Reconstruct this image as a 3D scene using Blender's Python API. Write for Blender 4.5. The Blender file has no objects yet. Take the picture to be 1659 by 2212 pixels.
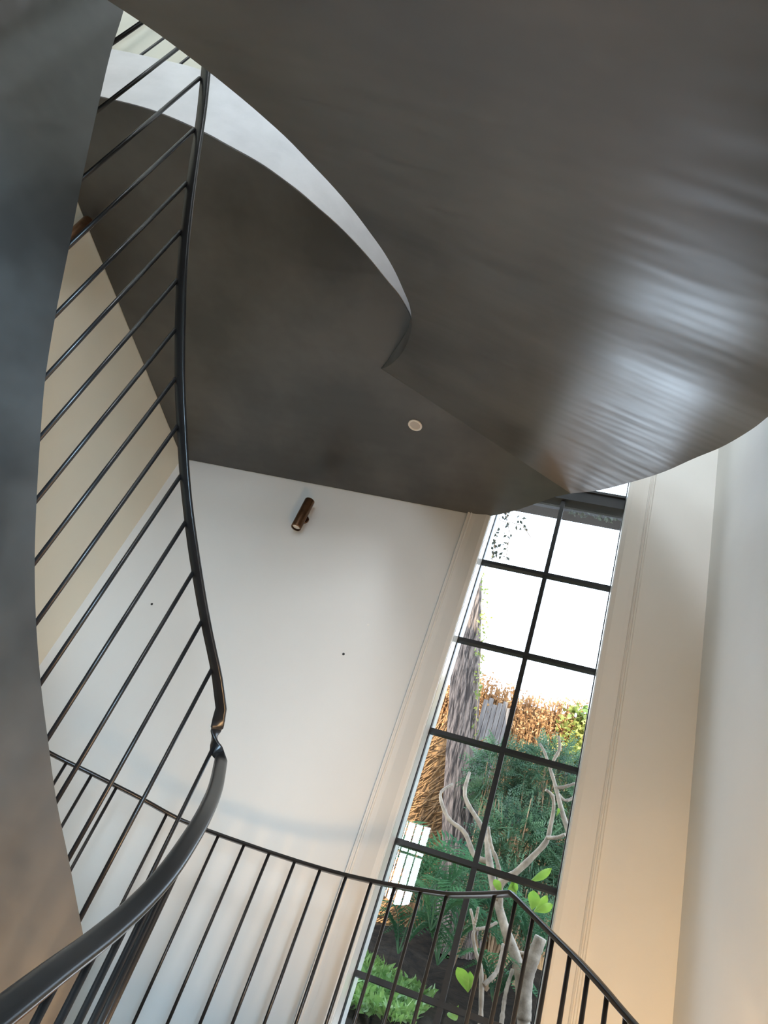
import bpy, bmesh, math, random
import numpy as np
from mathutils import Vector, Matrix

S = bpy.context.scene
COL = S.collection
PI = math.pi
random.seed(7)
rng = np.random.default_rng(7)

# ------------------------------------------------------------------ camera
F = 1650.0
RW = np.array([[0.9443161831265534, 0.08704900296462954, 0.31731595826267783],
               [0.18682351637240094, 0.6520019496936749, -0.7348404121480379],
               [-0.2708577486717868, 0.75320377633049, 0.5994331916952385]])
cam_d = bpy.data.cameras.new('camera')
cam = bpy.data.objects.new('camera', cam_d)
COL.objects.link(cam)
cam_d.sensor_fit = 'HORIZONTAL'
cam_d.sensor_width = 36.0
cam_d.lens = 36.0 * F / 1659.0
cam_d.clip_start = 0.02
cam.matrix_world = Matrix(((RW[0][0], -RW[1][0], -RW[2][0], 0),
                           (RW[0][1], -RW[1][1], -RW[2][1], 0),
                           (RW[0][2], -RW[1][2], -RW[2][2], 0), (0, 0, 0, 1)))
S.camera = cam

# ------------------------------------------------------------------ exposure, world, lights
S.view_settings.view_transform = 'Standard'
S.view_settings.look = 'None'
S.view_settings.exposure = 0.0
S.view_settings.gamma = 1.0
S.cycles.use_denoising = True
S.cycles.denoising_prefilter = 'NONE'
S.cycles.max_bounces = 10
S.cycles.diffuse_bounces = 6
S.cycles.glossy_bounces = 5
S.cycles.transparent_max_bounces = 16
S.cycles.sample_clamp_indirect = 8.0

SKY_STRENGTH = 6.0
SUN_STRENGTH = 15.0
REAR_WINDOW_W = 110.0
UPPER_WINDOW_W = 220.0
SIDE_WINDOW_W = 490.0
XR_, ZC_ = 0.69, 6.6
TOP_FILL_W = 10.0
WARM_FILL_W = 72.0

w = bpy.data.worlds.new('sky')
S.world = w
w.use_nodes = True
nt = w.node_tree
nt.nodes.clear()
wo = nt.nodes.new('ShaderNodeOutputWorld')
wb = nt.nodes.new('ShaderNodeBackground')
tc = nt.nodes.new('ShaderNodeTexCoord')
sx = nt.nodes.new('ShaderNodeSeparateXYZ')
cr = nt.nodes.new('ShaderNodeValToRGB')
cr.color_ramp.elements[0].position = 0.0
cr.color_ramp.elements[0].color = (0.80, 0.87, 0.95, 1)
cr.color_ramp.elements[1].position = 0.9
cr.color_ramp.elements[1].color = (0.56, 0.74, 0.95, 1)
nt.links.new(tc.outputs['Generated'], sx.inputs[0])
nt.links.new(sx.outputs['Z'], cr.inputs[0])
nt.links.new(cr.outputs[0], wb.inputs[0])
wb.inputs[1].default_value = SKY_STRENGTH
nt.links.new(wb.outputs[0], wo.inputs[0])


def light(name, kind, loc, aim, energy, color, sx_=1.0, sy_=1.0, spread=None):
    d = bpy.data.lights.new(name, kind)
    d.energy = energy
    d.color = color
    if kind == 'AREA':
        d.shape = 'RECTANGLE'
        d.size, d.size_y = sx_, sy_
        if spread:
            d.spread = spread
    o = bpy.data.objects.new(name, d)
    COL.objects.link(o)
    o.location = loc
    v = Vector(aim)
    z = -v.normalized()
    up = Vector((0, 0, 1)) if abs(z.z) < 0.95 else Vector((0, 1, 0))
    x = up.cross(z).normalized()
    y = z.cross(x)
    o.rotation_euler = Matrix((x, y, z)).transposed().to_euler()
    return o


sun = light('sun', 'SUN', (2, -6, 12), (0.45, 0.75, -0.62), SUN_STRENGTH, (1.0, 0.87, 0.68))
sun.data.angle = math.radians(0.6)
# daylight through the tall rear window and the upper-floor window
light('rear_window_daylight', 'AREA', (-1.675, -3.58, 2.95), (0, 1, 0), REAR_WINDOW_W, (0.80, 0.90, 1.0), 0.95, 1.4)
light('upper_window_daylight', 'AREA', (-0.96, -3.58, 5.1), (0, 1, 0), UPPER_WINDOW_W, (0.88, 0.94, 1.0), 0.92, 2.0)
light('side_window_daylight', 'AREA', (XR_ + 0.12, -1.9, 0.2), (-1, 0, 0), SIDE_WINDOW_W, (0.48, 0.75, 1.0), 1.8, 1.3)
light('top_fill', 'AREA', (0.05, 3.2, ZC_ - 0.02), (0, 0, -1), TOP_FILL_W, (0.90, 0.95, 1.0), 1.0, 1.1)  # added fill under the ceiling, which has no opening here
# added warm fill low in the hall, without any lamp fixture
light('warm_fill', 'AREA', (0.30, 1.75, -0.5), (-0.12, 0.95, 0.12), WARM_FILL_W, (1.0, 0.63, 0.31), 0.5, 0.5)
po = light('window_portal', 'AREA', (-0.275, 4.35, 2.9), (0, -1, 0), 1.0, (1, 1, 1), 1.0, 6.4)
po.data.cycles.is_portal = True


# ------------------------------------------------------------------ photo geometry
def ray(u, v):
    return RW.T @ np.array([(u - 829.5) / F, (v - 1106.0) / F, 1.0])


def aty(u, v, y):
    d = ray(u, v)
    return Vector(d * y / d[1])


def atz(u, v, z):
    d = ray(u, v)
    return Vector(d * z / d[2])


def atd(u, v, r):
    d = ray(u, v)
    return Vector(d * r / math.hypot(d[0], d[1]))


def azel(u, v):
    d = ray(u, v)
    return math.degrees(math.atan2(d[0], d[1])), d[2] / math.hypot(d[0], d[1])


def polar(az, k, tan_el):
    a = math.radians(az)
    return Vector((k * math.sin(a), k * math.cos(a), k * tan_el))


def resample(pts, n):
    """smooth Catmull-Rom curve through pts, n points evenly along it"""
    P = [np.array(p, float) for p in pts]
    P = [2 * P[0] - P[1]] + P + [2 * P[-1] - P[-2]]
    out = []
    for i in range(1, len(P) - 2):
        p0, p1, p2, p3 = P[i - 1:i + 3]
        for t in np.linspace(0, 1, 24, endpoint=False):
            out.append(0.5 * (2 * p1 + (p2 - p0) * t + (2 * p0 - 5 * p1 + 4 * p2 - p3) * t * t + (3 * p1 - p0 - 3 * p2 + p3) * t ** 3))
    out.append(P[-2])
    out = np.array(out)
    s = np.r_[0, np.cumsum(np.linalg.norm(np.diff(out[:, :3], axis=0), axis=1))]
    q = np.linspace(0, s[-1], n)
    return np.stack([np.interp(q, s, out[:, j]) for j in range(out.shape[1])], 1)


# ------------------------------------------------------------------ materials
def mat(name, color, rough=0.5, metal=0.0, var=0.0, scale=4.0, bump=0.0, bscale=40.0, spec=0.5,
        stretch=(1, 1, 1), color2=None, rvar=0.0, detail=6.0, bstretch=None, bdetail=5.0, lo=0.35, hi=0.65):
    m = bpy.data.materials.new(name)
    m.use_nodes = True
    n = m.node_tree
    b = n.nodes['Principled BSDF']
    b.inputs['Roughness'].default_value = rough
    b.inputs['Metallic'].default_value = metal
    b.inputs['Specular IOR Level'].default_value = spec
    t = n.nodes.new('ShaderNodeTexCoord')
    mp = n.nodes.new('ShaderNodeMapping')
    mp.inputs['Scale'].default_value = stretch
    n.links.new(t.outputs['Object'], mp.inputs[0])
    no = n.nodes.new('ShaderNodeTexNoise')
    no.inputs['Scale'].default_value = scale
    no.inputs['Detail'].default_value = detail
    no.inputs['Roughness'].default_value = 0.6
    n.links.new(mp.outputs[0], no.inputs['Vector'])
    c2 = color2 or tuple(max(0.0, c * (1 - var)) for c in color)
    c1 = color if color2 else tuple(min(1.0, c * (1 + var)) for c in color)
    r = n.nodes.new('ShaderNodeValToRGB')
    r.color_ramp.elements[0].position = lo
    r.color_ramp.elements[1].position = hi
    r.color_ramp.elements[0].color = (*c2, 1)
    r.color_ramp.elements[1].color = (*c1, 1)
    n.links.new(no.outputs['Fac'], r.inputs[0])
    n.links.new(r.outputs[0], b.inputs['Base Color'])
    if rvar:
        mr = n.nodes.new('ShaderNodeMapRange')
        mr.inputs['From Min'].default_value = 0.2
        mr.inputs['From Max'].default_value = 0.8
        mr.inputs['To Min'].default_value = max(0.02, rough - rvar)
        mr.inputs['To Max'].default_value = min(1, rough + rvar)
        n.links.new(no.outputs['Fac'], mr.inputs[0])
        n.links.new(mr.outputs[0], b.inputs['Roughness'])
    if bump:
        nb = n.nodes.new('ShaderNodeTexNoise')
        nb.inputs['Scale'].default_value = bscale
        nb.inputs['Detail'].default_value = bdetail
        if bstretch:
            m2 = n.nodes.new('ShaderNodeMapping')
            m2.inputs['Scale'].default_value = bstretch
            n.links.new(t.outputs['Object'], m2.inputs[0])
            n.links.new(m2.outputs[0], nb.inputs['Vector'])
        else:
            n.links.new(mp.outputs[0], nb.inputs['Vector'])
        bp = n.nodes.new('ShaderNodeBump')
        bp.inputs['Strength'].default_value = bump
        bp.inputs['Distance'].default_value = 0.01
        n.links.new(nb.outputs['Fac'], bp.inputs['Height'])
        n.links.new(bp.outputs[0], b.inputs['Normal'])
    return m


M = {}
M['wall'] = mat('painted_wall', (0.71, 0.71, 0.69), 0.55, var=0.015, scale=1.5, bump=0.03, bscale=120)
M['wall_cream'] = mat('cream_wall', (0.72, 0.68, 0.56), 0.55, var=0.015, scale=1.5, bump=0.03, bscale=120)
M['trim'] = mat('painted_trim', (0.71, 0.70, 0.67), 0.4, var=0.01, scale=2)
M['gloss'] = mat('gloss_paint', (0.78, 0.77, 0.73), 0.16, var=0.01, scale=2)
M['daylit_plaster'] = mat('daylit_plaster', (0.44, 0.43, 0.43), 0.42, scale=3.0, color2=(0.36, 0.35, 0.35), bump=0.05, bscale=6, detail=5)  # plaster colour raised to carry the strong daylight on the landing edge
M['plaster'] = mat('waxed_plaster', (0.080, 0.078, 0.073), 0.36, scale=1.1, color2=(0.036, 0.034, 0.032), bump=0.22, bscale=6.0, bstretch=(0.25, 2.4, 2.4), bdetail=0.0, spec=0.85, rvar=0.08, detail=5, lo=0.40, hi=0.60)
M['steel'] = mat('black_steel', (0.016, 0.015, 0.015), 0.30, var=0.2, scale=12, spec=0.5)
M['bronze'] = mat('bronze', (0.16, 0.085, 0.045), 0.36, metal=0.85, var=0.2, scale=18)
M['frame'] = mat('window_steel', (0.028, 0.030, 0.033), 0.45, metal=0.3, var=0.1, scale=8)
M['white'] = mat('white_metal', (0.78, 0.76, 0.72), 0.4, var=0.02)
M['lens'] = mat('frosted_lens', (0.48, 0.46, 0.44), 0.5, var=0.02)
M['wood'] = mat('oak', (0.30, 0.17, 0.085), 0.4, var=0.2, scale=3, stretch=(1, 8, 1))
M['bark'] = mat('bark', (0.21, 0.165, 0.145), 0.9, scale=5, bump=1.0, bscale=8, stretch=(9, 9, 0.45), color2=(0.035, 0.026, 0.024), lo=0.42, hi=0.58)
M['brush'] = mat('brushwood', (0.46, 0.27, 0.12), 0.9, scale=14, bump=1.0, bscale=24, stretch=(4, 4, 0.5), color2=(0.16, 0.085, 0.04))
M['panel'] = mat('weathered_board', (0.20, 0.18, 0.17), 0.85, scale=8, bump=0.6, bscale=30, stretch=(6, 6, 0.5), color2=(0.08, 0.07, 0.07))
M['soil'] = mat('mulch', (0.022, 0.016, 0.011), 0.95, scale=9, bump=1.0, bscale=20, color2=(0.006, 0.005, 0.004), spec=0.1)
M['branch'] = mat('frangipani_bark', (0.32, 0.27, 0.21), 0.7, scale=12, bump=0.5, bscale=30, color2=(0.15, 0.12, 0.09))
M['rear_dark'] = mat('low_bounce_dark', (0.16, 0.11, 0.07), 0.5, var=0.2, scale=4, stretch=(6, 6, 0.6))  # dark finish put on the unseen rear wall to cut bounced light
M['stone'] = mat('bounce_stone', (0.62, 0.46, 0.30), 0.8, var=0.12, scale=5)
M['vine_backlit'] = mat('backlit_vine', (0.035, 0.045, 0.03), 0.7, var=0.3, scale=8)  # leaf colour darkened to stand for leaves seen against the sky
M['twig'] = mat('brown_twig', (0.30, 0.17, 0.07), 0.9, scale=10, bump=0.8, bscale=20, stretch=(4, 4, 0.6), color2=(0.09, 0.05, 0.025))
M['timber'] = mat('dark_timber', (0.022, 0.020, 0.022), 0.7, var=0.2, scale=6)
M['stem'] = mat('dry_stem', (0.30, 0.20, 0.12), 0.9, var=0.3, scale=20)


def leaf_mat(name, c, c2, rough=0.45, trans=0.35):
    m = mat(name, c, rough, scale=3.5, color2=c2)
    n = m.node_tree
    b = n.nodes['Principled BSDF']
    tr = n.nodes.new('ShaderNodeBsdfTranslucent')
    mx = n.nodes.new('ShaderNodeMixShader')
    mx.inputs[0].default_value = trans
    src = b.inputs['Base Color'].links[0].from_socket
    n.links.new(src, tr.inputs[0])
    out = n.nodes['Material Output']
    n.links.new(b.outputs[0], mx.inputs[1])
    n.links.new(tr.outputs[0], mx.inputs[2])
    n.links.new(mx.outputs[0], out.inputs[0])
    return m


M['conifer'] = leaf_mat('conifer_green', (0.12, 0.22, 0.11), (0.03, 0.08, 0.05))
M['fern'] = leaf_mat('fern_green', (0.12, 0.27, 0.12), (0.045, 0.13, 0.075))
M['bright'] = leaf_mat('bright_leaf', (0.28, 0.42, 0.06), (0.15, 0.30, 0.05), 0.35, 0.5)
M['vine'] = leaf_mat('vine_leaf', (0.34, 0.34, 0.08), (0.12, 0.20, 0.05))
M['dry'] = leaf_mat('dry_leaf', (0.62, 0.36, 0.16), (0.30, 0.16, 0.07))
M['cover'] = leaf_mat('groundcover', (0.22, 0.38, 0.10), (0.09, 0.21, 0.06))

g = bpy.data.materials.new('clear_glass')
g.use_nodes = True
n = g.node_tree
n.nodes.clear()
go = n.nodes.new('ShaderNodeOutputMaterial')
tr = n.nodes.new('ShaderNodeBsdfTransparent')
gl = n.nodes.new('ShaderNodeBsdfGlossy')
gl.inputs['Roughness'].default_value = 0.0
fr = n.nodes.new('ShaderNodeFresnel')
fr.inputs[0].default_value = 1.58
mx = n.nodes.new('ShaderNodeMixShader')
tr.inputs[0].default_value = (0.96, 0.98, 0.98, 1)
n.links.new(fr.outputs[0], mx.inputs[0])
n.links.new(tr.outputs[0], mx.inputs[1])
n.links.new(gl.outputs[0], mx.inputs[2])
n.links.new(mx.outputs[0], go.inputs[0])
M['glass'] = g


# ------------------------------------------------------------------ mesh helpers
class MB:
    def __init__(self):
        self.v, self.f, self.smooth = [], [], []

    def add(self, verts, faces, smooth=False):
        o = len(self.v)
        self.v += [tuple(p) for p in verts]
        self.f += [tuple(i + o for i in fc) for fc in faces]
        self.smooth += [smooth] * len(faces)
        return self

    def box(self, x0, x1, y0, y1, z0, z1):
        vs = [(x, y, z) for z in (z0, z1) for y in (y0, y1) for x in (x0, x1)]
        return self.add(vs, [(0, 2, 3, 1), (4, 5, 7, 6), (0, 1, 5, 4), (2, 6, 7, 3), (0, 4, 6, 2), (1, 3, 7, 5)])

    def grid(self, rows, closed=False, smooth=True):
        nr, nc = len(rows), len(rows[0])
        vs = [p for r in rows for p in r]
        fs = []
        for i in range(nr - 1):
            for j in range(nc - (0 if closed else 1)):
                k = (j + 1) % nc
                fs.append((i * nc + j, i * nc + k, (i + 1) * nc + k, (i + 1) * nc + j))
        return self.add(vs, fs, smooth)

    def tube(self, pts, rad, seg=8, caps=True):
        P = [Vector(p) for p in pts]
        if not hasattr(rad, '__len__'):
            rad = [rad] * len(P)
        rows = []
        ref = None
        for i, p in enumerate(P):
            t = (P[min(i + 1, len(P) - 1)] - P[max(i - 1, 0)]).normalized()
            if ref is None:
                ref = Vector((1, 0, 0)) if abs(t.x) < 0.8 else Vector((0, 1, 0))
            a = (ref - t * ref.dot(t)).normalized()
            ref = a
            b = t.cross(a)
            rows.append([p + a * rad[i] * math.cos(2 * PI * j / seg) + b * rad[i] * math.sin(2 * PI * j / seg) for j in range(seg)])
        o = len(self.v)
        self.grid(rows, closed=True)
        if caps:
            self.f.append(tuple(o + j for j in reversed(range(seg))))
            self.f.append(tuple(o + (len(P) - 1) * seg + j for j in range(seg)))
            self.smooth += [False, False]
        return self

    def prism(self, poly, z0, z1):
        nv = len(poly)
        vs = [(p[0], p[1], z0) for p in poly] + [(p[0], p[1], z1) for p in poly]
        fs = [tuple(reversed(range(nv))), tuple(range(nv, 2 * nv))]
        fs += [(i, (i + 1) % nv, nv + (i + 1) % nv, nv + i) for i in range(nv)]
        return self.add(vs, fs)

    def leaf(self, p, d, nrm, L, W, bend=0.15):
        d = Vector(d).normalized()
        s = d.cross(Vector(nrm))
        if s.length < 1e-4:
            s = d.orthogonal()
        s.normalize()
        up = s.cross(d)
        p = Vector(p)
        mid = p + d * L * 0.5 + up * L * bend
        return self.add([p, mid + s * W * 0.5, p + d * L, mid - s * W * 0.5, mid], [(0, 1, 4), (1, 2, 4), (2, 3, 4), (3, 0, 4)])

    def build(self, name, m, parent=None, loc=None, bevel=0.0, fix=True):
        me = bpy.data.meshes.new(name)
        me.from_pydata([tuple(v) for v in self.v], [], self.f)
        me.polygons.foreach_set('use_smooth', self.smooth)
        me.materials.append(m)
        if fix:
            bm = bmesh.new()
            bm.from_mesh(me)
            bmesh.ops.recalc_face_normals(bm, faces=bm.faces)
            bm.to_mesh(me)
            bm.free()
        o = bpy.data.objects.new(name, me)
        COL.objects.link(o)
        base = Vector((0, 0, 0))
        if loc is not None:
            base = Vector(loc)
            me.transform(Matrix.Translation(-base))
            o.location = base
        if parent is not None:
            o.parent = parent
            o.matrix_parent_inverse = parent.matrix_basis.inverted()
        if bevel:
            b = o.modifiers.new('bevel', 'BEVEL')
            b.width = bevel
            b.segments = 2
            b.limit_method = 'ANGLE'
        return o


def tag(o, label=None, cat=None, group=None, kind=None):
    if label:
        o['label'] = label
    if cat:
        o['category'] = cat
    if group:
        o['group'] = group
    if kind:
        o['kind'] = kind
    return o


def thing(name, loc, label, cat, group=None):
    o = bpy.data.objects.new(name, None)
    o.empty_display_size = 0.1
    COL.objects.link(o)
    o.location = loc
    return tag(o, label, cat, group)


def struct(o, label, cat):
    return tag(o, label, cat, kind='structure')


# ------------------------------------------------------------------ the room shell
W = 4.0
XL, XR = -3.12, 0.69
YR = -3.5
ZF, ZC = -1.80, 6.6
WX0, WX1, WZ0, WZ1 = -0.713, 0.140, -0.30, 6.1     # the tall window's opening
mb = MB()
mb.box(XL, WX0, W, W + 0.32, ZF, ZC)
mb.box(WX1, XR, W, W + 0.32, ZF, ZC)
mb.box(WX0, WX1, W, W + 0.32, ZF, WZ0)
mb.box(WX0, WX1, W, W + 0.32, WZ1, ZC)
struct(mb.build('wall_back', M['wall']), 'pale back wall with the tall window and a bronze sconce', 'wall')
struct(MB().box(XL - 0.2, XL, YR, W + 0.32, ZF, ZC).build('wall_left', M['wall_cream']), 'cream side wall seen between the balusters on the left', 'wall')
EY0, EY1, EZ0, EZ1 = -2.85, -0.95, -0.50, 0.90
mb = MB()
mb.box(XR, XR + 0.2, EY1, W + 0.32, ZF, ZC)
mb.box(XR, XR + 0.2, YR, EY0, ZF, ZC)
mb.box(XR, XR + 0.2, EY0, EY1, ZF, EZ0)
mb.box(XR, XR + 0.2, EY0, EY1, EZ1, ZC)
struct(mb.build('wall_right', M['wall']), 'plain wall at the right edge meeting the window wall in a corner', 'wall')
RX0, RX1 = -2.15, -1.20
RZ0, RZ1 = 2.25, 3.65
mb = MB()
mb.box(XL, XR, YR - 0.2, YR, ZF, RZ0)
mb.box(XL, RX0, YR - 0.2, YR, RZ0, RZ1)
mb.box(RX1, XR, YR - 0.2, YR, RZ0, RZ1)
mb.box(XL, XR, YR - 0.2, YR, RZ1, 4.1)
mb.box(XL, -1.42, YR - 0.2, YR, 4.1, 6.1)
mb.box(-0.5, XR, YR - 0.2, YR, 4.1, 6.1)
mb.box(XL, XR, YR - 0.2, YR, 6.1, ZC)
struct(mb.build('wall_rear', M['rear_dark']), 'wall behind the viewer with tall window openings', 'wall')
struct(MB().box(XL - 0.2, XR + 0.2, YR - 7.0, W + 0.32, ZC, ZC + 0.25).build('ceiling', M['wall']), 'white ceiling high above the stairwell', 'ceiling')  # overhang past the rear wall added to block sun from the rear window
struct(MB().box(XL - 0.2, XR + 0.2, YR - 0.2, W + 0.32, ZF, ZF).build('floor', M['wood']), 'oak floor at the foot of the stairs', 'floor')

# ------------------------------------------------------------------ the window
GY = 4.17                                    # plane of the glazing
ZB = [k * GY for k in (-0.026, 0.126, 0.278, 0.4315, 0.5825, 0.7325)]
XM = -0.0675 * GY
fx0, fx1 = WX0 + 0.008, WX1 - 0.008
mb = MB()
mb.box(WX0, fx0, GY - 0.02, GY + 0.02, WZ0, WZ1)
mb.box(fx1, WX1, GY - 0.02, GY + 0.02, WZ0, WZ1)
mb.box(XM - 0.014, XM + 0.014, GY - 0.02, GY + 0.016, WZ0, WZ1)
for z in ZB:
    mb.box(fx0, fx1, GY - 0.022, GY + 0.016, z - 0.013, z + 0.013)
zt = 0.9165 * GY
mb.box(fx0, fx1, GY - 0.04, GY + 0.06, zt - 0.10, zt + 0.012)
mb.box(fx0, fx1, GY - 0.055, GY + 0.05, zt - 0.008, zt + 0.014)
for z in (zt + 0.62, zt + 1.24, zt + 1.86):
    mb.box(fx0, fx1, GY - 0.022, GY + 0.016, z - 0.013, z + 0.013)
mb.box(fx0, fx1, GY - 0.02, GY + 0.02, WZ0, WZ0 + 0.05)
mb.box(fx0, fx1, GY - 0.02, GY + 0.02, WZ1 - 0.05, WZ1)
win = struct(mb.build('window_1', M['frame']), 'tall dark steel window two panes wide looking onto the garden', 'window')
MB().add([(WX0, GY, WZ0), (WX1, GY, WZ0), (WX1, GY, WZ1), (WX0, GY, WZ1)], [(0, 1, 2, 3)]).build('glass', M['glass'], win)


for nm, xa, xb, lb in (('trim_3', WX0 - 0.004, WX0 + 0.003, 'glossy white lining of the left window jamb'), ('trim_4', WX1 - 0.003, WX1 + 0.004, 'glossy white lining of the right window jamb')):
    mb = MB().box(xa, xb, W + 0.001, GY - 0.024, WZ0, WZ1)
    mb.box(xa, xb, GY + 0.024, W + 0.33, WZ0, WZ1)
    struct(mb.build(nm, M['gloss']), lb, 'trim')


def casing(name, x_in, sgn, label):
    prof = [(0, 0), (0, 0.02), (0.006, 0.026), (0.03, 0.03), (0.06, 0.024), (0.10, 0.016), (0.128, 0.014), (0.131, 0.020),
            (0.137, 0.023), (0.142, 0.016), (0.146, 0.016), (0.150, 0.022), (0.158, 0.022), (0.163, 0.012), (0.165, 0)]
    z0, z1 = WZ0 - 0.1, WZ1 + 0.15
    rows = [[(x_in + sgn * a, W - b, z) for a, b in prof] for z in (z0, z1)]
    o = MB().grid(rows, smooth=False).build(name, M['trim'])
    struct(o, label, 'trim')


casing('trim_1', WX0 + 0.001, -1, 'moulded casing down the left side of the window')
casing('trim_2', WX1 - 0.001, 1, 'moulded casing down the right side of the window')

# the rear windows' bars (seen mirrored in the front glass)
mb = MB()
for x0, x1, z0, z1 in ((RX0, RX1, RZ0, RZ1), (-1.42, -0.5, 4.1, 6.1)):
    for x in np.linspace(x0, x1, 9):
        mb.box(x - 0.006, x + 0.006, YR - 0.06, YR - 0.02, z0, z1)
    for z in np.linspace(z0, z1, 4):
        mb.box(x0, x1, YR - 0.06, YR - 0.02, z - 0.012, z + 0.012)
struct(mb.build('window_2', M['frame']), 'steel barred window behind the viewer', 'window')

# ------------------------------------------------------------------ the staircase in dark waxed plaster
ZS = 3.31                                    # landing soffit
FT = 3.82                                    # top of the landing edge
stair = thing('spiral_staircase', (-1.2, 2.6, ZF), 'winding staircase of dark waxed plaster sweeping overhead to the landing', 'staircase')

# flight climbing on the left: distance of its inner edge by azimuth
AZK = [(-80, 2.02), (-68, 2.03), (-59.5, 2.05), (-54, 2.09), (-48, 2.16), (-42, 2.28), (-34, 2.46), (-27, 2.68), (-24, 2.78), (-22, 2.84)]


def kof(az):
    return float(np.interp(az, [a for a, b in AZK], [b for a, b in AZK]))


T_PX = [(265, 30), (240, 110), (213, 225), (178, 385), (150, 530), (120, 680), (98, 815), (87, 945), (79, 1080), (75, 1215),
        (78, 1345), (88, 1475), (103, 1595), (122, 1730), (148, 1855), (173, 1985), (193, 2085)]
T3 = []
for u, v in T_PX:
    a, t = azel(u, v)
    T3.append(polar(a, kof(a), t))
d0 = (T3[0] - T3[2]).normalized()
TE = T3[0] + d0 * 0.32
T3 = [TE + Vector((0.34, -0.44, 0.02)), TE + Vector((0.10, -0.24, 0.06)), TE] + T3
Tc = resample(T3, 90)
STR_H = 1.15                                 # height of the plaster face
mb = MB()
rows = []
for i in range(len(Tc)):
    p = Vector(Tc[i])
    t = Tc[min(i + 1, len(Tc) - 1)] - Tc[max(i - 1, 0)]
    nx = Vector((-t[1], t[0], 0)).normalized()   # towards the outside of the stair
    f = i / (len(Tc) - 1)
    wd = min(1.0, abs(p.x - XL) - 0.12)
    wd = min(wd, 0.98)
    q = p + nx * wd
    if q.x < XL + 0.06:
        q.x = XL + 0.06
    q.y = max(q.y, YR + 0.3)
    h = STR_H
    rows.append([p, p - Vector((0, 0, h * 0.33)), p - Vector((0, 0, h * 0.66)), p - Vector((0, 0, h)),
                 Vector((q.x, q.y, p.z - h * 0.8)), Vector((q.x, q.y, p.z)) - Vector((0, 0, 0.12)),
                 p + nx * 0.09 - Vector((0, 0, 0.12)), p + nx * 0.09])
nr = len(rows)
mb.grid(rows, closed=True, smooth=False)
mb.f += [tuple(range(8)), tuple((nr - 1) * 8 + j for j in reversed(range(8)))]
mb.smooth += [False, False]
fl = mb.build('flight', M['plaster'], stair)
me = fl.data
for pl in me.polygons:
    pl.use_smooth = True
try:
    me.set_sharp_from_angle(angle=math.radians(40))
except Exception:
    pass

# the flight sweeping overhead: inner bottom edge B and outer bottom edge O
B = [atd(u, v, k) for u, v, k in [
    (824.5, 797, 3.16), (840, 790, 3.06), (855.5, 777.5, 2.927), (870, 760, 2.77), (880, 740, 2.619), (888, 712, 2.435), (889, 688, 2.3), (884.4, 658.8, 2.157), (872, 628, 2.029), (853.9, 587.6, 1.877), (829.5, 545, 1.741), (799, 502, 1.624), (762.4, 453.4, 1.511), (721.7, 405.6, 1.419), (670.8, 351.7, 1.335), (620, 299, 1.266), (553.7, 239.2, 1.21), (508.5, 201.3, 1.182), (461.5, 163.3, 1.159), (399, 115.7, 1.138), (340.5, 72.3, 1.122), (270.9, 25.3, 1.113), (235.6, 3.6, 1.112)]]
e = (B[-1] - B[-4]).normalized()
B += [B[-1] + e * 0.06, B[-1] + e * 0.12]
O = [atd(u, v, k) for u, v, k in [
    (1233, 1066, 3.617), (1300, 1058, 3.36), (1415, 1026, 2.847), (1500, 990, 2.455), (1560, 965, 2.213), (1620, 930, 1.933), (1659, 900, 1.721)]]
O += [atd(1705, 860, 1.55), atd(1755, 806, 1.375), Vector((0.45, 1.02, 1.50)), Vector((0.50, 0.62, 1.20)), Vector((0.54, 0.20, 0.89)), Vector((0.56, -0.08, 0.69))]
NB = 70
Bc, Oc = resample(B, NB), resample(O, NB)
NA = 26
soff = []
for i in range(NB):
    r = []
    for j in range(NA + 1):
        s = j / NA
        p = Bc[i] * (1 - s) + Oc[i] * s
        r.append(Vector(p))
    soff.append(r)
mb = MB()
mb.grid(soff, smooth=True)
UP_B, UP_O, DECK = 1.0, 0.85, 0.50          # the tall inner and outer strings and the stair deck between them
top = []
for i in range(NB):
    b, o = Vector(Bc[i]), Vector(Oc[i])
    a = o - b
    a.z = 0
    a.normalize()
    ub = min(UP_B, FT - b.z) if b.z + UP_B > FT else UP_B
    uo = min(UP_O, FT - o.z) if o.z + UP_O > FT else UP_O
    dz = Vector((0, 0, 1))
    top.append([b, b + dz * ub, b + dz * ub + a * 0.09, b + dz * min(DECK, ub - 0.02) + a * 0.09,
                o + dz * min(DECK, uo - 0.02) - a * 0.06, o + dz * uo - a * 0.06, o + dz * uo, o])
for k in range(7):
    mb.grid([[r[k], r[k + 1]] for r in top], smooth=True)
o_ = len(mb.v)
mb.add(top[0], [tuple(range(8))])
mb.add(top[-1], [tuple(range(8))])
fl2 = mb.build('flight', M['plaster'], stair, fix=False)

# the turn that joins the left flight to the overhead flight behind the well
b0, t0 = Vector(Bc[-1]), Vector(Tc[0])
turn = resample([(t0.x, t0.y, t0.z - STR_H), (-1.36, -0.08, 1.36), (b0.x - 0.12, b0.y - 0.18, b0.z), (b0.x, b0.y, b0.z)], 20)
rows = []
for i in range(20):
    p = Vector(turn[i])
    t = turn[min(i + 1, 19)] - turn[max(i - 1, 0)]
    nx = Vector((t[1], -t[0], 0)).normalized()
    q = p + nx * 0.95
    rows.append([p, p + Vector((0, 0, 0.42)), Vector((q.x, q.y, p.z + 0.42)), Vector((q.x, q.y, p.z + 0.08))])
mb = MB().grid(rows, closed=True, smooth=False)
mb.f += [(0, 1, 2, 3), tuple(19 * 4 + j for j in (3, 2, 1, 0))]
mb.smooth += [False, False]
mb.build('flight', M['plaster'], stair)

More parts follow.
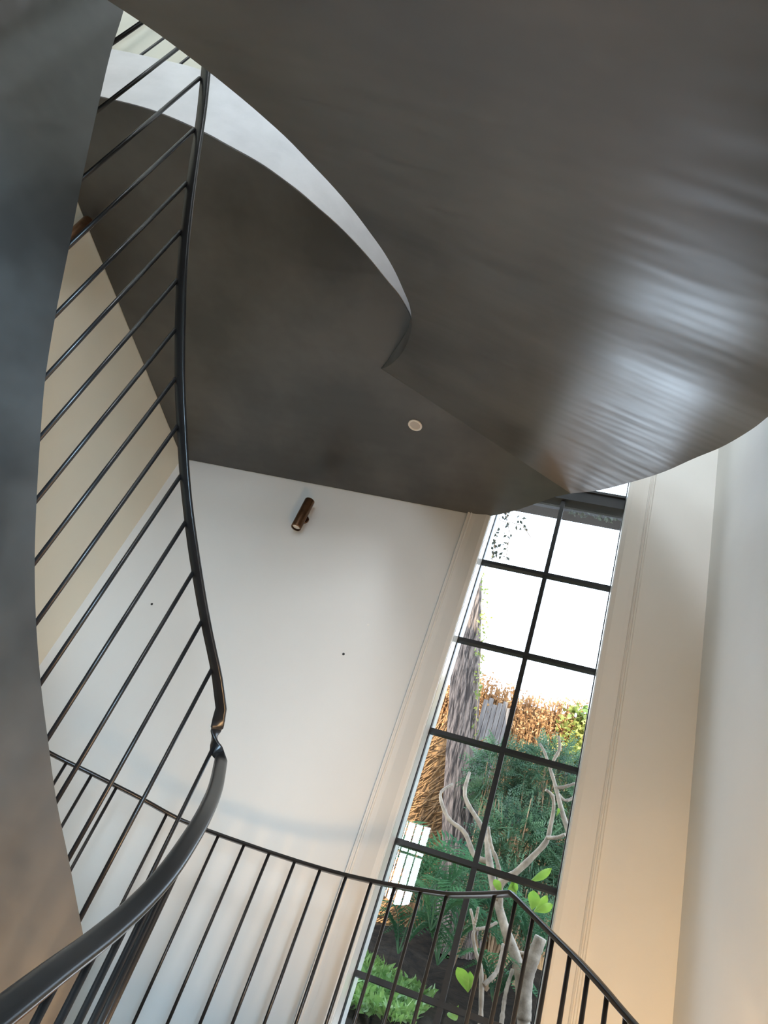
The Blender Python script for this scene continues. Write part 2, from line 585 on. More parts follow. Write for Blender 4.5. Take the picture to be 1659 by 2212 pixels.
# the landing: flat soffit, rounded edge
LB_PX = [(824.5, 797), (840, 774.5), (855.5, 752), (870.5, 729), (882, 709), (889, 691), (886.4, 683), (876, 662.9), (860, 636.4), (833.5, 604.9), (799, 562), (762.4, 521.5),
         (725.8, 484.9), (691, 454.4), (650.5, 419), (620, 395.4), (580.8, 366.7), (544.7, 344), (490.4, 314.3), (438, 286), (330, 240), (215, 210)]
LB = [atz(u, v, ZS) for u, v in LB_PX]
fas = resample([tuple(p) for p in LB[5:]] + [(-2.95, 1.345, ZS), (XL + 0.005, 1.33, ZS)], 60)
head = [tuple(p) for p in LB[:5]]
BE = [tuple(atz(u, v, ZS)) for u, v in [(1050, 1117), (1085, 1110), (1120, 1101), (1160, 1087), (1200, 1073), (1233, 1066)]]
mb = MB()
fpts = [Vector(p) for p in fas]
poly = [Vector(p) for p in head] + fpts + [Vector((XL + 0.005, W - 0.005, ZS)), Vector((BE[0][0], W - 0.005, ZS))] + [Vector(p) for p in BE[1:]]
nv = len(poly)
vs = [tuple(p) for p in poly] + [(p.x, p.y, FT - 0.1) for p in poly]
mb.add(vs, [tuple(range(nv)), tuple(range(nv, 2 * nv))], False)
mb.add(vs, [(i, (i + 1) % nv, nv + (i + 1) % nv, nv + i) for i in range(nv)], False)
landing = mb.build('landing', M['plaster'], stair)
# the plaster edge band of the landing, upper-floor daylight put into its colour
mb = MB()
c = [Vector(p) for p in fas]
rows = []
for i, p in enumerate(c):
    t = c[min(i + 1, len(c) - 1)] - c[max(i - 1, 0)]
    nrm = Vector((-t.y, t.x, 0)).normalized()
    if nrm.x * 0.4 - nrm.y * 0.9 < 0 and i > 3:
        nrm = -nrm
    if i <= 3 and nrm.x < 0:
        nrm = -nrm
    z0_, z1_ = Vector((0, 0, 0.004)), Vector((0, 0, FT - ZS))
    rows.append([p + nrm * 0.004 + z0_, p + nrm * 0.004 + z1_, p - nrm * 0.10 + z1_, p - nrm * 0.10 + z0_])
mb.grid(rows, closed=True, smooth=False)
band = mb.build('edge_band', M['daylit_plaster'], stair)
band['label'] = 'polished plaster edge of the landing, lightened in colour to look daylit'
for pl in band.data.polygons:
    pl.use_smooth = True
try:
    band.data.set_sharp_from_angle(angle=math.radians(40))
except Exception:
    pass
# small facet where the overhead flight folds into the landing
lb = resample([tuple(p) for p in LB[:6]], 16)
bb = resample([tuple(p) for p in B[:7]], 16)
mb = MB()
mb.grid([[Vector(a), Vector(a) * 0.5 + Vector(b) * 0.5 + Vector((-0.006, -0.004, 0.0)), Vector(b)] for a, b in zip(lb, bb)])
mb.build('fold', M['plaster'], stair, fix=False)

# middle landing and the lower flight the viewer stands on
ZM = -0.10
FAR = [(105, 1625, .80), (200, 1672, .80), (305, 1725, .80), (400, 1775, .80), (550, 1830, .80), (700, 1878, .80), (820, 1907, .80), (950, 1930, .80),
       (1010, 1933, .80)]
far3 = [atz(u, v, z) for u, v, z in FAR]
farR = [atd(u, v, k) for u, v, k in [(1105, 1930, 3.06), (1150, 1975, 2.98), (1200, 2025, 2.88), (1250, 2075, 2.78), (1300, 2130, 2.68), (1370, 2212, 2.58)]]
ends = [far3[0] + Vector((-0.16, -0.22, 0)), far3[0] + Vector((-0.30, -0.55, 0))]
poly = [(p.x, p.y) for p in reversed(ends)] + [(p.x, p.y) for p in far3] + [(0.05, 2.98), (0.10, 2.62), (-1.05, 2.62), (-1.16, 2.72)]
mb = MB().prism(poly, ZM - 0.22, ZM)
mb.build('landing', M['wood'], stair)
mb = MB()
NST = 10
for i in range(NST):
    y1 = 2.62 - i * 0.262
    y0 = y1 - 0.262
    z = ZM - (i + 1) * 0.168
    zb = max(ZF, z - 0.32)
    xa = -1.06 + (2.62 - y1) * 0.335
    xb = min(0.10 + (2.62 - y1) * 0.60, 0.60)
    mb.box(xa, xb, y0, y1, zb, z)
mb.build('flight', M['wood'], stair)

# ------------------------------------------------------------------ balustrades of flat bar and round rods
RR = 0.0075


def bar(name, pts, wv, width, thick, parent, m):
    """flat bar swept along pts, wv the direction of its width at each point"""
    rows = []
    P = [Vector(p) for p in pts]
    for i, p in enumerate(P):
        t = (P[min(i + 1, len(P) - 1)] - P[max(i - 1, 0)]).normalized()
        a = Vector(wv[i])
        a = (a - t * a.dot(t)).normalized()
        b = t.cross(a)
        if b.z < 0 and abs(b.z) > 0.2:
            b = -b
        hw, ht = width / 2, thick / 2
        c = [(-1, -0.6), (-0.85, -1), (0.85, -1), (1, -0.6), (1, 0.4), (0.8, 0.85), (0.4, 1), (-0.4, 1), (-0.8, 0.85), (-1, 0.4)]
        rows.append([p + a * hw * x + b * ht * y for x, y in c])
    mb = MB().grid(rows, closed=True, smooth=True)
    k = len(rows[0])
    mb.f += [tuple(range(k)), tuple((len(P) - 1) * k + j for j in reversed(range(k)))]
    mb.smooth += [False, False]
    return mb.build(name, m, parent)


def rod(parent, p0, p1, r=RR):
    return MB().tube([p0, p1], r, 8).build('baluster', M['steel'], parent)


# inner balustrade
inner = thing('balustrade', (-1.12, 2.57, ZM), 'inner dark steel balustrade with a twisted flat handrail climbing the left flight', 'balustrade')
TR_PX = [(440, 155), (430, 250), (412, 370), (397, 490), (388, 600), (384, 720), (384, 830), (389, 940), (396, 1045), (408, 1150), (423, 1250),
         (441, 1350), (463, 1455)]
RAZ, RTE, RP = [], [], []
for u, v in TR_PX:
    a, t = azel(u + 5, v)
    RAZ.append(a)
    RTE.append(t)
    RP.append(polar(a, kof(a), t))
d0 = (RP[0] - RP[1]).normalized()
RP = [RP[0] + d0 * 0.85 + Vector((0.06, 0, 0)), RP[0] + d0 * 0.4] + RP
az_t, te_t = azel(478, 1530)
up_end = polar(az_t, 2.77, te_t)
LR = [(478, 1640, 2.80), (466, 1700, 2.50), (441, 1760, 2.22), (406, 1820, 2.02), (361, 1885, 1.85), (300, 1952, 1.70), (220, 2022, 1.55), (120, 2097, 1.40), (0, 2190, 1.26)]
LP = [atd(u, v, k) for u, v, k in LR]
e = (LP[-1] - LP[-2]).normalized()
LP += [LP[-1] + e * 0.3, LP[-1] + e * 0.7]
upper = resample([tuple(p) for p in RP] + [tuple(up_end)], 60)
lower = resample([tuple(p) for p in LP], 50)
tw = resample([tuple(up_end), tuple(atd(471, 1562, 2.80)), tuple(atd(464, 1592, 2.82)), tuple(atd(466, 1616, 2.825)), tuple(atd(478, 1640, 2.80))], 15)
pts, wv = [], []


def hnorm(c, i):
    t = c[min(i + 1, len(c) - 1)] - c[max(i - 1, 0)]
    return Vector((t[1], -t[0], 0)).normalized()


for i in range(len(upper)):
    pts.append(upper[i])
    h = hnorm(upper, i)
    wv.append(h if h.x > 0 else -h)
wu = wv[-1]
hl = hnorm(lower, 0)
hl = hl if hl.x > 0 else -hl
for i in range(1, len(tw) - 1):
    f = i / (len(tw) - 1)
    a0 = math.atan2(wu.y, wu.x)
    a1 = math.atan2(hl.y, hl.x) + PI
    a0 += PI * 0
    # the bar turns half a revolution about the vertical through the knot
    s = f * f * (3 - 2 * f)
    a = a0 + (a1 - a0) * s
    pts.append(tw[i])
    wv.append(Vector((math.cos(a), math.sin(a), 0)))
for i in range(len(lower)):
    pts.append(lower[i])
    h = hnorm(lower, i)
    wv.append(-(h if h.x > 0 else -h))
bar('handrail', pts, wv, 0.046, 0.016, inner, M['steel'])
base_px = [(251, 86), (214, 236)] + T_PX[3:16]
for u, v in base_px:
    a, t = azel(u, v)
    k = kof(a)
    p0 = polar(a, k + 0.022, t) - Vector((0, 0, 0.03))
    # height of the handrail over this point
    te = np.interp(a, [azel(x, y)[0] for x, y in TR_PX] + [az_t], [azel(x, y)[1] for x, y in TR_PX] + [te_t]) if a > -59.3 else t + 0.415
    p1 = polar(a, k + 0.022, float(te) * k / (k + 0.022)) - Vector((0, 0, 0.0))
    rod(inner, p0, p1)
# the rod under the knot, and those under the lower run
kn = atd(464, 1608, 2.815)
rod(inner, (kn.x, kn.y, ZM), kn)
sl = np.r_[0, np.cumsum(np.linalg.norm(np.diff(lower[:, :2], axis=0), axis=1))]
for s in np.arange(0.10, sl[-1], 0.128):
    p = Vector([np.interp(s, sl, lower[:, j]) for j in range(3)])
    rod(inner, (p.x, p.y, p.z - 0.92), (p.x, p.y, p.z - 0.004), 0.0075)

# outer guard in front of the window wall
outer = thing('balustrade', (-0.9, 3.65, ZM), 'outer dark steel balustrade curving in front of the window and back wall', 'balustrade')
e = (farR[-1] - farR[0]).normalized()
tail = [farR[-1] + e * 0.25, farR[-1] + e * 0.45]
OUT = [tuple(p) for p in reversed(ends)] + [tuple(p) for p in far3] + [tuple(farR[0])]
c1 = resample(OUT, 70)
c2 = resample([tuple(p) for p in farR + tail], 30)
allp = np.vstack([c1, c2[1:]])
wvs = []
for i in range(len(allp)):
    h = hnorm(allp, i)
    wvs.append(h)
bar('handrail', allp, wvs, 0.036, 0.016, outer, M['steel'])
# rods where the photo shows them, and on past the left flight
rod_px = [(145, 1645), (199, 1672), (252, 1700), (306, 1727), (362, 1755), (417, 1780), (472.6, 1803), (528, 1823), (582, 1842), (637, 1860), (692, 1877), (748, 1892), (802, 1906), (853, 1916), (909, 1925),
          (965, 1932), (1068, 1935), (1115, 1942), (1152, 1978)]
for u, v in rod_px:
    a, _ = azel(u, v)
    azs = [math.degrees(math.atan2(p[0], p[1])) for p in allp]
    p = Vector([np.interp(a, azs, allp[:, j]) for j in range(3)])
    rod(outer, (p.x, p.y, ZM - 0.05), (p.x, p.y, p.z - 0.004), 0.0075)
for u, v in ((1195, 2020), (1232, 2058), (1271, 2098), (1312, 2144), (1352, 2190)):
    a, _ = azel(u, v)
    p = Vector([np.interp(a, azs, allp[:, j]) for j in range(3)])
    rod(outer, (p.x, p.y, p.z - 0.92), (p.x, p.y, p.z - 0.004), 0.0075)

# guard of the upper landing
upg = thing('balustrade', (-2.2, 1.5, FT), 'dark steel balustrade on the upper landing edge at the top left', 'balustrade')
fs = np.r_[0, np.cumsum(np.linalg.norm(np.diff(fas[:, :2], axis=0), axis=1))]
rail = []
for s in np.linspace(0.3, fs[-1] - 0.03, 40):
    rail.append(Vector([np.interp(s, fs, fas[:, j]) for j in range(2)] + [FT + 0.9]) + Vector((0.0, 0.05, 0)))
bar('handrail', rail, [hnorm(np.array(rail), i) for i in range(len(rail))], 0.042, 0.016, upg, M['steel'])
for a in (-66.6, -63.85, -61.2, -58.5, -55.5, -52.0, -48.5, -44.5):
    azs2 = [math.degrees(math.atan2(p.x, p.y)) for p in rail]
    o_ = np.argsort(azs2)
    p = Vector([np.interp(a, np.array(azs2)[o_], np.array([r[j] for r in rail])[o_]) for j in range(3)])
    rod(upg, (p.x, p.y, FT - 0.01), (p.x, p.y, FT + 0.9), 0.0075)


# ------------------------------------------------------------------ sconces and downlight
def sconce(p, nrm, h, r, label):
    """p: centre of the tube; nrm: wall normal"""
    p, nrm = Vector(p), Vector(nrm)
    t = thing('wall_sconce', p, label, 'wall light', 'bronze tube sconces')
    prof = [(0, r), (0.004, r * 1.0), (0.008, r * 0.94), (0.012, r)]
    mb = MB()
    zs = [-h / 2, -h / 2, -h / 2 + 0.004, h / 2 - 0.004, h / 2, h / 2]
    rs = [r * 0.80, r * 0.97, r, r, r * 0.97, r * 0.80]
    rows = [[p + Vector((rr * math.cos(2 * PI * j / 24), rr * math.sin(2 * PI * j / 24), z)) for j in range(24)] for z, rr in zip(zs, rs)]
    mb.grid(rows, closed=True)
    mb.build('tube', M['bronze'], t)
    for s in (-1, 1):
        zz = s * (h / 2 - 0.012)
        m2 = MB()
        m2.add([p + Vector((r * 0.82 * math.cos(2 * PI * j / 24), r * 0.82 * math.sin(2 * PI * j / 24), zz)) for j in range(24)], [tuple(range(24))])
        ln = m2.build('lens', M['white'], t)
        ln['label'] = 'pale lens in the tube end'
    MB().tube([p - nrm * (r * 0.7), p - nrm * (r + 0.028)], 0.012, 12).build('arm', M['bronze'], t)
    MB().tube([p - nrm * (r + 0.018), p - nrm * (r + 0.030)], 0.032, 20).build('backplate', M['bronze'], t)
    return t


sz0, sz1 = aty(668, 1080, W - 0.07), aty(640, 1140, W - 0.07)
sconce(((sz0.x + sz1.x) / 2, W - 0.066, (sz0.z + sz1.z) / 2), (0, -1, 0), sz0.z - sz1.z - 0.005, 0.036, 'bronze tube sconce on the pale back wall under the landing')
d = ray(163, 505)
q = d * (XL + 0.066) / d[0]
sconce((XL + 0.066, q[1], q[2]), (1, 0, 0), 0.27, 0.036, 'bronze tube sconce on the cream left wall, half hidden by the left flight')

c = atz(897, 918, ZS)
dl = thing('downlight', c, 'round white downlight recessed in the dark landing soffit', 'downlight')
mb = MB()
prof = [(0.046, -0.001), (0.046, -0.005), (0.043, -0.008), (0.036, -0.008), (0.033, -0.004), (0.031, 0.0)]
mb.grid([[c + Vector((r * math.cos(2 * PI * j / 32), r * math.sin(2 * PI * j / 32), z)) for j in range(32)] for r, z in prof], closed=True)
mb.build('rim', M['white'], dl)
mb = MB()
mb.add([c + Vector((0.0335 * math.cos(2 * PI * j / 32), 0.0335 * math.sin(2 * PI * j / 32), -0.0025)) for j in range(32)], [tuple(range(32))])
mb.build('diffuser', M['lens'], dl)

for u, v, m_, lb in ((742, 1413, 'steel', 'dark plugged screw hole in the middle of the pale back wall'), (795, 1350, 'white', 'white filler dot on the pale back wall'),
                     (328, 1305, 'steel', 'dark plugged screw hole on the pale back wall seen between the balusters')):
    p = aty(u, v, W)
    tag(MB().tube([p + Vector((0, 0.004, 0)), p - Vector((0, 0.002, 0))], 0.008, 12).build('wall_plug', M[m_]), lb, 'wall plug')

# ------------------------------------------------------------------ the garden outside


def gz(x, y):
    return 0.26 + (y - 4.3) * 0.34 + 0.05 * math.sin(3 * x + 2 * y)


rows = []
for y in np.linspace(4.27, 11, 30):
    rows.append([Vector((x, y, gz(x, y) + 0.03 * rng.normal())) for x in np.linspace(-5, 4, 40)])
MBg = MB().grid(rows)
struct(MBg.build('ground', M['soil'], fix=False), 'dark mulched bank rising from the window', 'ground')


tb = MB()
rows = [[Vector((x, y, gz(x, y) + 0.07)) for x in np.linspace(-5, -1.5, 12)] for y in np.linspace(4.4, 8.3, 12)]
tb.grid(rows)
struct(tb.build('bounce_paving', M['stone'], fix=False), 'warm stone paving added left of the garden to bounce sunlight', 'paving')  # mostly unseen slab, added to bounce warm sun onto the soffit


def trunk_mesh(pts, rad, seg=110, rough=0.05):
    mb = MB()
    P = resample([tuple(p) for p in pts], 60)
    R_ = np.interp(np.linspace(0, 1, 60), np.linspace(0, 1, len(rad)), rad)
    ph = rng.uniform(0, 2 * PI, 6)
    rows = []
    for i in range(60):
        row = []
        for j in range(seg):
            a = 2 * PI * j / seg
            rr = R_[i] * (1 + rough * math.sin(13 * a + 0.03 * i + ph[0] + 0.6 * math.sin(0.4 * i)) + rough * 0.8 * math.sin(29 * a - 0.05 * i + ph[1] + 0.8 * math.sin(0.5 * i + 2)) + rough * 0.3 * rng.normal())
            row.append(Vector((P[i][0] + rr * math.cos(a), P[i][1] + rr * math.sin(a), P[i][2])))
        rows.append(row)
    return mb.grid(rows, closed=True)


TY = 7.4
tp = [aty(u, v, TY) for u, v in [(990, 2080), (996, 1700), (1000, 1580), (1006, 1450), (1012, 1300), (1018, 1150), (1022, 1040)]]
tp[0].z = min(tp[0].z, gz(tp[0].x, TY) - 0.05)
tree = thing('tree', tp[0], 'tall bark covered tree trunk rising behind the left panes', 'tree')
trunk_mesh(tp, [0.20, 0.165, 0.155, 0.15, 0.145, 0.135, 0.12]).build('trunk', M['bark'], tree, fix=False)

# brushwood fence
mb = MB()
FY = 8.4
ftop = aty(1150, 1525, FY).z
mb.box(-3.6, 2.4, FY, FY + 0.12, 1.3, ftop)
fence = thing('fence', (-0.6, FY, gz(0, FY)), 'sunlit brushwood fence across the back of the garden', 'fence')
mb.build('infill', M['brush'], fence)
mb = MB()
for i in range(900):
    x = rng.uniform(-2.6, 1.6)
    z1 = ftop + rng.uniform(-0.4, 0.12)
    l = rng.uniform(0.6, 1.6)
    mb.tube([(x, FY - rng.uniform(0.0, 0.08), z1 - l), (x + rng.normal() * 0.06, FY - rng.uniform(0.0, 0.08), z1)], 0.009, 4, False)
mb.build('brush_twigs', M['brush'], fence, fix=False)
# darker boards beside the trunk
pz = [aty(1046, 1510, 8.1), aty(1100, 1600, 8.1)]
scr = MB()
for i in range(6):
    x = pz[0].x + 0.055 * i
    scr.box(x, x + 0.05, 8.1, 8.14, gz(x, 8.1) - 0.1, pz[0].z + 0.04 * math.sin(i * 2.1))
tag(scr.build('board_screen', M['panel']), 'grey weathered board screen just right of the tree trunk', 'screen')
# brown twig screen left of the trunk
scr = MB()
x0, x1 = aty(820, 1700, 7.9).x - 0.3, aty(985, 1700, 7.9).x
zt_ = aty(930, 1590, 7.9).z + 0.1
scr.box(x0, x1, 7.9, 7.95, gz(x0, 7.9) - 0.1, zt_)
for i in range(420):
    x = rng.uniform(x0, x1)
    z = rng.uniform(1.4, zt_ - 0.1)
    l = rng.uniform(0.12, 0.3)
    a = rng.normal() * 0.35 + 0.75
    scr.tube([(x, 7.88, z), (x + l * math.sin(a), 7.88 - rng.uniform(0, 0.05), z + l * math.cos(a))], 0.008, 4, False)
tag(scr.build('twig_screen', M['twig'], fix=False), 'orange brown twig screen to the left of the tree trunk', 'screen')

# dry vine over the fence top: nobody could count its leaves
mb = MB()
for i in range(5200):
    x = rng.uniform(-2.2, 1.4)
    z = ftop - abs(rng.normal()) * 0.35 + 0.10 + 0.06 * math.sin(5 * x)
    d = rng.normal(size=3)
    mb.leaf((x, FY - 0.1 - abs(rng.normal()) * 0.06, z), d, rng.normal(size=3), rng.uniform(0.03, 0.065), rng.uniform(0.012, 0.03))
tag(mb.build('dry_vine', M['dry'], fix=False), 'dry orange creeper tangled along the top of the brushwood fence', 'creeper', kind='stuff')
mb = MB()
for i in range(1100):
    x = rng.normal() * 0.13 + aty(1262, 1560, FY).x
    z = ftop - rng.uniform(-0.02, 1.2)
    mb.leaf((x, FY - 0.16 - abs(rng.normal()) * 0.06, z), rng.normal(size=3), rng.normal(size=3), rng.uniform(0.05, 0.10), rng.uniform(0.03, 0.06))
tag(mb.build('green_creeper', M['vine'], fix=False), 'yellow green creeper hanging down the right end of the fence', 'creeper', kind='stuff')


def shrub(px, py, y, rx, rz, n, label, m=None):
    c = aty(px, py, y)
    base = Vector((c.x, y, gz(c.x, y) - 0.03))
    t = thing('shrub', base, label, 'shrub', 'feathery shrubs below the fence')
    mb = MB()
    st = MB()
    for k in range(16):
        a = rng.uniform(0, 2 * PI)
        tip = c + Vector((rx * 0.8 * math.cos(a) * rng.uniform(0.2, 1), rx * 0.5 * math.sin(a), rz * rng.uniform(0.1, 0.95)))
        midp = base * 0.5 + tip * 0.5 + Vector((rng.normal() * 0.05, 0, 0))
        st.tube(resample([tuple(base), tuple(midp), tuple(tip)], 8), [0.014 - 0.0014 * i for i in range(8)], 5, False)
    for i in range(n):
        u = rng.normal(size=3)
        u /= np.linalg.norm(u)
        r = rng.uniform(0.45, 1.0)
        p = c + Vector((u[0] * rx * r, u[1] * rx * 0.6 * r, u[2] * rz * r))
        d = Vector(u) * 0.6 + Vector((rng.normal() * 0.35, rng.normal() * 0.3, -0.25 + rng.normal() * 0.45))
        d.normalize()
        s = d.cross(Vector(rng.normal(size=3))).normalized()
        L = rng.uniform(0.10, 0.2)
        for q in range(6):                    # one feathery spray: paired needles along a twig
            b = p + d * L * q / 6
            for sg in (-1, 1):
                mb.leaf(b, d * 0.8 + s * sg * 0.9, d.cross(s), L * 0.34 * (1 - q / 9), 0.012, 0.05)
        mb.leaf(p, d, s, L, 0.012, 0.02)
    mb.build('foliage', m or M['conifer'], t, fix=False)
    st.build('stem', M['stem'], t, fix=False)


shrub(1075, 1680, 7.0, 0.26, 0.36, 420, 'feathery green shrub beside the tree trunk, left of the window bar')
shrub(1195, 1690, 6.9, 0.36, 0.40, 650, 'tallest feathery green shrub, behind the upper right branches')
shrub(1120, 1830, 6.7, 0.36, 0.38, 700, 'feathery dark green shrub low in the middle of the window')
shrub(1090, 1945, 6.6, 0.42, 0.26, 420, 'low dark feathery shrub behind the forking frangipani trunk')
shrub(1245, 1850, 6.8, 0.30, 0.42, 420, 'feathery green shrub against the right jamb of the window')


def fern(px, py, y, n, L, label, z=None, face=0):
    c = aty(px, py, y)
    base = Vector((c.x, y, c.z))
    t = thing('fern', base, label, 'fern', 'ferns on the bank')
    for k in range(n):
        a = 2 * PI * k / n + rng.uniform(-0.3, 0.3)
        l = L * rng.uniform(0.75, 1.15)
        out = Vector((math.cos(a), math.sin(a) * 0.7, 0))
        P = resample([tuple(base), tuple(base + out * l * 0.30 + Vector((0, 0, l * 0.55))), tuple(base + out * l * 0.62 + Vector((0, 0, l * 0.66))),
                      tuple(base + out * l + Vector((0, 0, l * 0.42)))], 22)
        mb = MB().tube(P, [0.005 - 0.0002 * i for i in range(22)], 4, False)
        for i in range(4, 22):
            d = Vector(P[i] - P[i - 1]).normalized()
            s = d.cross(Vector((0, 0, 1)))
            if s.length < 1e-3:
                continue
            s.normalize()
            w_ = l * 0.26 * math.sin(PI * min(1, (i - 2) / 20) ** 0.8)
            for sg in (-1, 1):
                mb.leaf(P[i], s * sg + d * 0.45, Vector((0, 0, 1)), w_, 0.022, 0.06)
        mb.build('frond', M['fern'], t, fix=False)


for a in [(880, 1925, 6.0, 13, 0.55, 'tall fern under the twig screen at the left jamb'),
          (930, 2010, 5.4, 12, 0.42, 'nearest fern, spreading across the bottom left panes'),
          (905, 1985, 5.8, 13, 0.62, 'largest fern, at the left of the garden below the twig screen'),
          (985, 2010, 6.3, 11, 0.52, 'fern in front of the tree trunk foot, beside the central window bar'),
          (860, 2060, 5.5, 9, 0.34, 'small fern low at the left behind the balusters'),
          (945, 2085, 5.7, 11, 0.46, 'fern low in the middle just left of the central bar'),
          (1075, 2040, 6.2, 11, 0.50, 'fern in the shade behind the frangipani stems'),
          (1150, 2085, 6.0, 10, 0.45, 'fern in the lower right corner of the garden by the jamb'),
          (1065, 2165, 5.35, 10, 0.30, 'bright fern at the foot of the frangipani stems')]:
    fern(*a)

# frangipani: traced through its forks, each limb at its own depth
DX, DY, DS = 700, 1512, 659 and (1659 / 700.0)


def fp(pts, y0, y1):
    n_ = len(pts)
    return [aty(DX + a / DS, DY + b / DS, y0 + (y1 - y0) * i / max(1, n_ - 1)) for i, (a, b) in enumerate(pts)]


root = aty(1130, 2225, 5.2)
root.z = gz(root.x, 5.2) - 0.05
fr_ = thing('frangipani_tree', root, 'bare grey branched frangipani standing close outside the right panes', 'tree')
LIMBS = [
    ([(1030, 1760), (1020, 1640), (1000, 1380), (930, 1180), (890, 1040), (862, 920), (842, 800), (832, 700), (790, 620), (720, 490), (745, 370)], 5.2, 5.5, 0.040, 0.012, 'trunk'),
    ([(1025, 1640), (1035, 1450), (1075, 1310), (1110, 1215)], 5.2, 5.1, 0.040, 0.036, 'limb'),
    ([(890, 1040), (905, 940), (985, 880), (1080, 790), (1140, 720), (1160, 640), (1175, 560), (1170, 490), (1135, 460)], 5.32, 5.05, 0.026, 0.010, 'limb'),
    ([(1145, 705), (1190, 705), (1235, 688)], 5.12, 5.0, 0.013, 0.010, 'limb'),
    ([(1290, 800), (1240, 640), (1215, 560), (1190, 460), (1160, 360), (1130, 270), (1105, 225)], 5.1, 5.2, 0.020, 0.009, 'limb'),
    ([(1185, 450), (1230, 445), (1285, 428)], 5.15, 5.1, 0.012, 0.010, 'limb'),
    ([(1192, 475), (1225, 510), (1255, 512), (1290, 490)], 5.15, 5.2, 0.012, 0.009, 'limb'),
    ([(1158, 350), (1180, 300), (1205, 250), (1202, 185)], 5.17, 5.1, 0.012, 0.010, 'limb'),
    ([(842, 830), (770, 795), (720, 680), (640, 610), (600, 520), (602, 468), (660, 430)], 5.38, 5.6, 0.020, 0.009, 'limb'),
    ([(905, 1080), (895, 870), (855, 740), (840, 650)], 5.3, 5.3, 0.018, 0.010, 'limb'),
    ([(800, 1720), (805, 1400), (780, 1300), (762, 1210), (770, 1165), (750, 1070)], 5.0, 5.05, 0.017, 0.009, 'limb'),
    ([(772, 1175), (830, 1165), (885, 1140)], 5.04, 5.1, 0.011, 0.009, 'limb'),
    ([(770, 1150), (780, 1110), (790, 1060)], 5.04, 5.0, 0.010, 0.008, 'limb'),
    ([(815, 1460), (870, 1410), (900, 1350), (918, 1250)], 5.0, 5.1, 0.014, 0.011, 'limb'),
    ([(905, 1680), (930, 1500), (965, 1380)], 5.15, 5.22, 0.014, 0.011, 'limb'),
    ([(960, 1250), (1000, 1290), (1060, 1300)], 5.25, 5.3, 0.010, 0.008, 'limb'),
]
for pts, y0, y1, r0, r1, nm in LIMBS:
    P = resample([tuple(p) for p in fp(pts, y0, y1)], 28)
    rr = [r0 + (r1 - r0) * (i / 27) + 0.0012 * rng.normal() for i in range(28)]
    MB().tube(P, rr, 10).build(nm, M['branch'], fr_)


def big_leaf(a, b, a2, b2, y, wd):
    """obovate leaf from its stalk to its tip"""
    p, q = fp([(a, b)], y, y)[0], fp([(a2, b2)], y - 0.05, y - 0.05)[0]
    d = q - p
    s = d.cross(Vector((0.25, 1, 0.2))).normalized()
    up = s.cross(d).normalized()
    rows = []
    for i in range(9):
        t = i / 8
        w_ = wd * (math.sin(PI * t ** 1.25) ** 0.8 if 0 < t < 1 else 0.02)
        m_ = p + d * t + up * 0.03 * math.sin(PI * t)
        rows.append([m_ + s * w_ * 0.5 + up * 0.008, m_, m_ - s * w_ * 0.5 + up * 0.008])
    MB().grid(rows).build('leaf', M['bright'], fr_, fix=False)


for a in [(1060, 1080, 1072, 975, 5.0, 0.075), (1072, 1085, 1142, 1000, 5.05, 0.05), (1075, 1085, 1170, 1045, 5.0, 0.05), (1050, 930, 1165, 860, 5.1, 0.05),
          (735, 1500, 680, 1370, 4.9, 0.07), (735, 1500, 745, 1390, 4.95, 0.04), (905, 1000, 870, 920, 5.25, 0.05), (930, 990, 985, 930, 5.3, 0.06),
          (690, 1560, 640, 1620, 4.9, 0.06), (985, 1000, 960, 930, 5.3, 0.03), (1185, 600, 1195, 555, 5.1, 0.02)]:
    big_leaf(*a)


# climbing vine on the trunk, hanging vine at the top left
def vine(path, y, n, label, spread, m, lf=0.05):
    P = resample([tuple(aty(u, v, y)) for u, v in path], 30)
    t = thing('vine', P[0], label, 'vine')
    MB().tube(P, 0.003, 5, False).build('stem', M['stem'], t, fix=False)
    mb = MB()
    for i in range(n):
        p = Vector(P[rng.integers(0, 30)]) + Vector((rng.normal() * spread, rng.normal() * 0.03, rng.normal() * spread))
        mb.leaf(p, rng.normal(size=3), rng.normal(size=3), rng.uniform(0.6, 1.3) * lf, lf * 0.55)
    mb.build('leaves', m, t, fix=False)


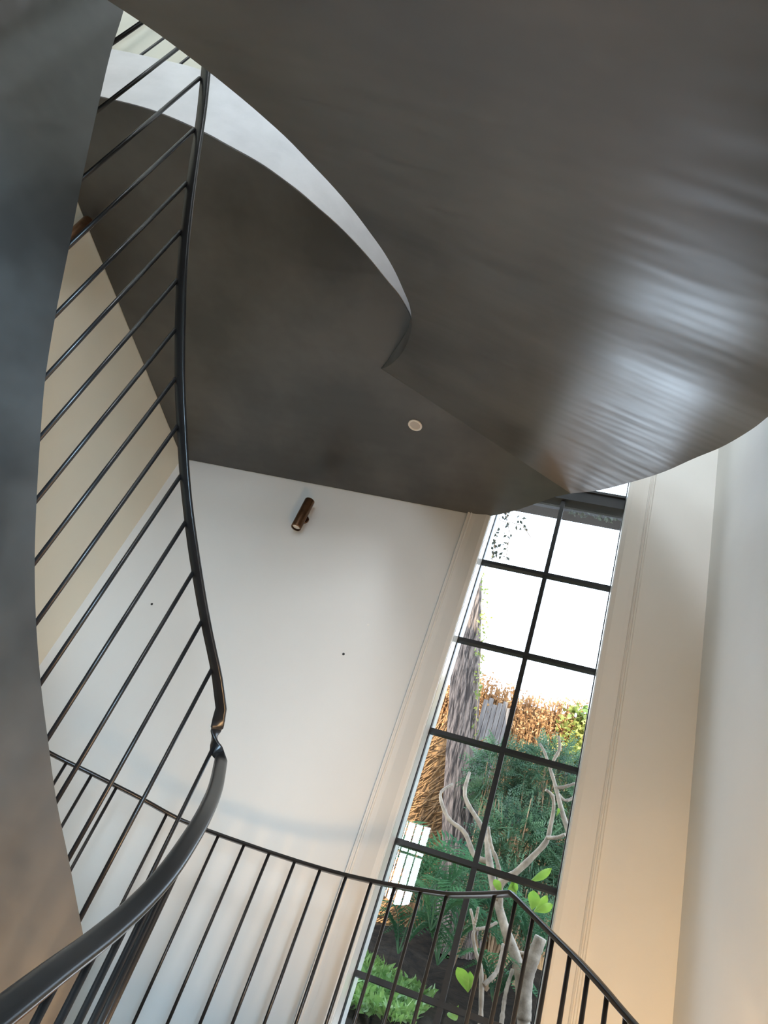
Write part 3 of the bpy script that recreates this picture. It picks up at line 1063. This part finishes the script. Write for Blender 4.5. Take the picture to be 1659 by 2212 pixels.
vine([(1026, 1600), (1034, 1480), (1040, 1380), (1046, 1290), (1052, 1200)], 7.25, 150, 'leafy vine climbing the right side of the tree trunk', 0.025, M['vine'])
vine([(1064, 1086), (1064, 1125), (1072, 1150), (1068, 1180), (1062, 1210)], 4.99, 80, 'vine in backlit dark colour hanging down the left edge of the top pane', 0.03, M['vine_backlit'], 0.05)
vine([(1064, 1086), (1078, 1122), (1110, 1130), (1130, 1138), (1146, 1160)], 4.99, 26, 'thin vine tendril arching across the top left pane', 0.012, M['vine_backlit'], 0.045)
vine([(1092, 1093), (1098, 1135), (1100, 1160), (1096, 1185), (1093, 1210)], 4.99, 24, 'short vine tendril dangling beneath the arching tendril', 0.012, M['vine_backlit'], 0.045)

# beam of the pergola over the window
pb = MB().box(-1.6, 1.4, 5.0, 5.12, 0.874 * 5.0, 0.915 * 5.0 + 0.02)
tag(pb.build('pergola_beam', M['timber']), 'dark timber beam outside crossing the top of the window', 'beam')
mb = MB()
for i in range(40):
    mb.leaf((rng.uniform(-0.3, 0.25), 4.98, 0.874 * 5.0 + rng.uniform(-0.02, 0.02)), (rng.normal(), 0, -1), rng.normal(size=3), rng.uniform(0.03, 0.06), 0.025)
tag(mb.build('beam_creeper', M['vine_backlit'], fix=False), 'fringe of small creeper leaves under the dark timber beam', 'creeper', kind='stuff')

# floodlight on the trunk
fc = aty(1062, 1238, 7.15)
fl_ = thing('floodlight', fc, 'white outdoor floodlight fixed near the top of the trunk', 'light')
mb = MB()
rows = []
for i in range(9):
    a = PI / 2 * i / 8
    rows.append([fc + Vector((0.085 * math.cos(a) * math.cos(2 * PI * j / 20), 0.085 * math.cos(a) * math.sin(2 * PI * j / 20), -0.09 * math.sin(a))) for j in range(20)])
mb.grid(rows, closed=True).build('dome', M['white'], fl_)
MB().box(fc.x - 0.06, fc.x + 0.05, fc.y - 0.05, fc.y + 0.05, fc.z + 0.03, fc.z + 0.11).build('sensor_box', M['white'], fl_, bevel=0.01)
MB().tube([fc + Vector((0, 0, 0.0)), fc + Vector((0, 0, 0.04))], 0.03, 12).build('neck', M['white'], fl_)
MB().tube([fc + Vector((-0.02, 0, 0.07)), fc + Vector((-0.16, 0.12, 0.07))], 0.015, 8).build('bracket', M['white'], fl_)

# groundcover on the near bank
mb = MB()
for i in range(2600):
    x = rng.uniform(-1.35, -0.45)
    y = rng.uniform(4.6, 5.7)
    mb.leaf((x, y, gz(x, y) + rng.uniform(0, 0.05)), (rng.normal(), rng.normal(), rng.uniform(0.3, 1.2)), rng.normal(size=3), rng.uniform(0.05, 0.10), 0.03)
tag(mb.build('groundcover', M['cover'], fix=False), 'low bright green groundcover at the bottom left of the window', 'plants', kind='stuff')
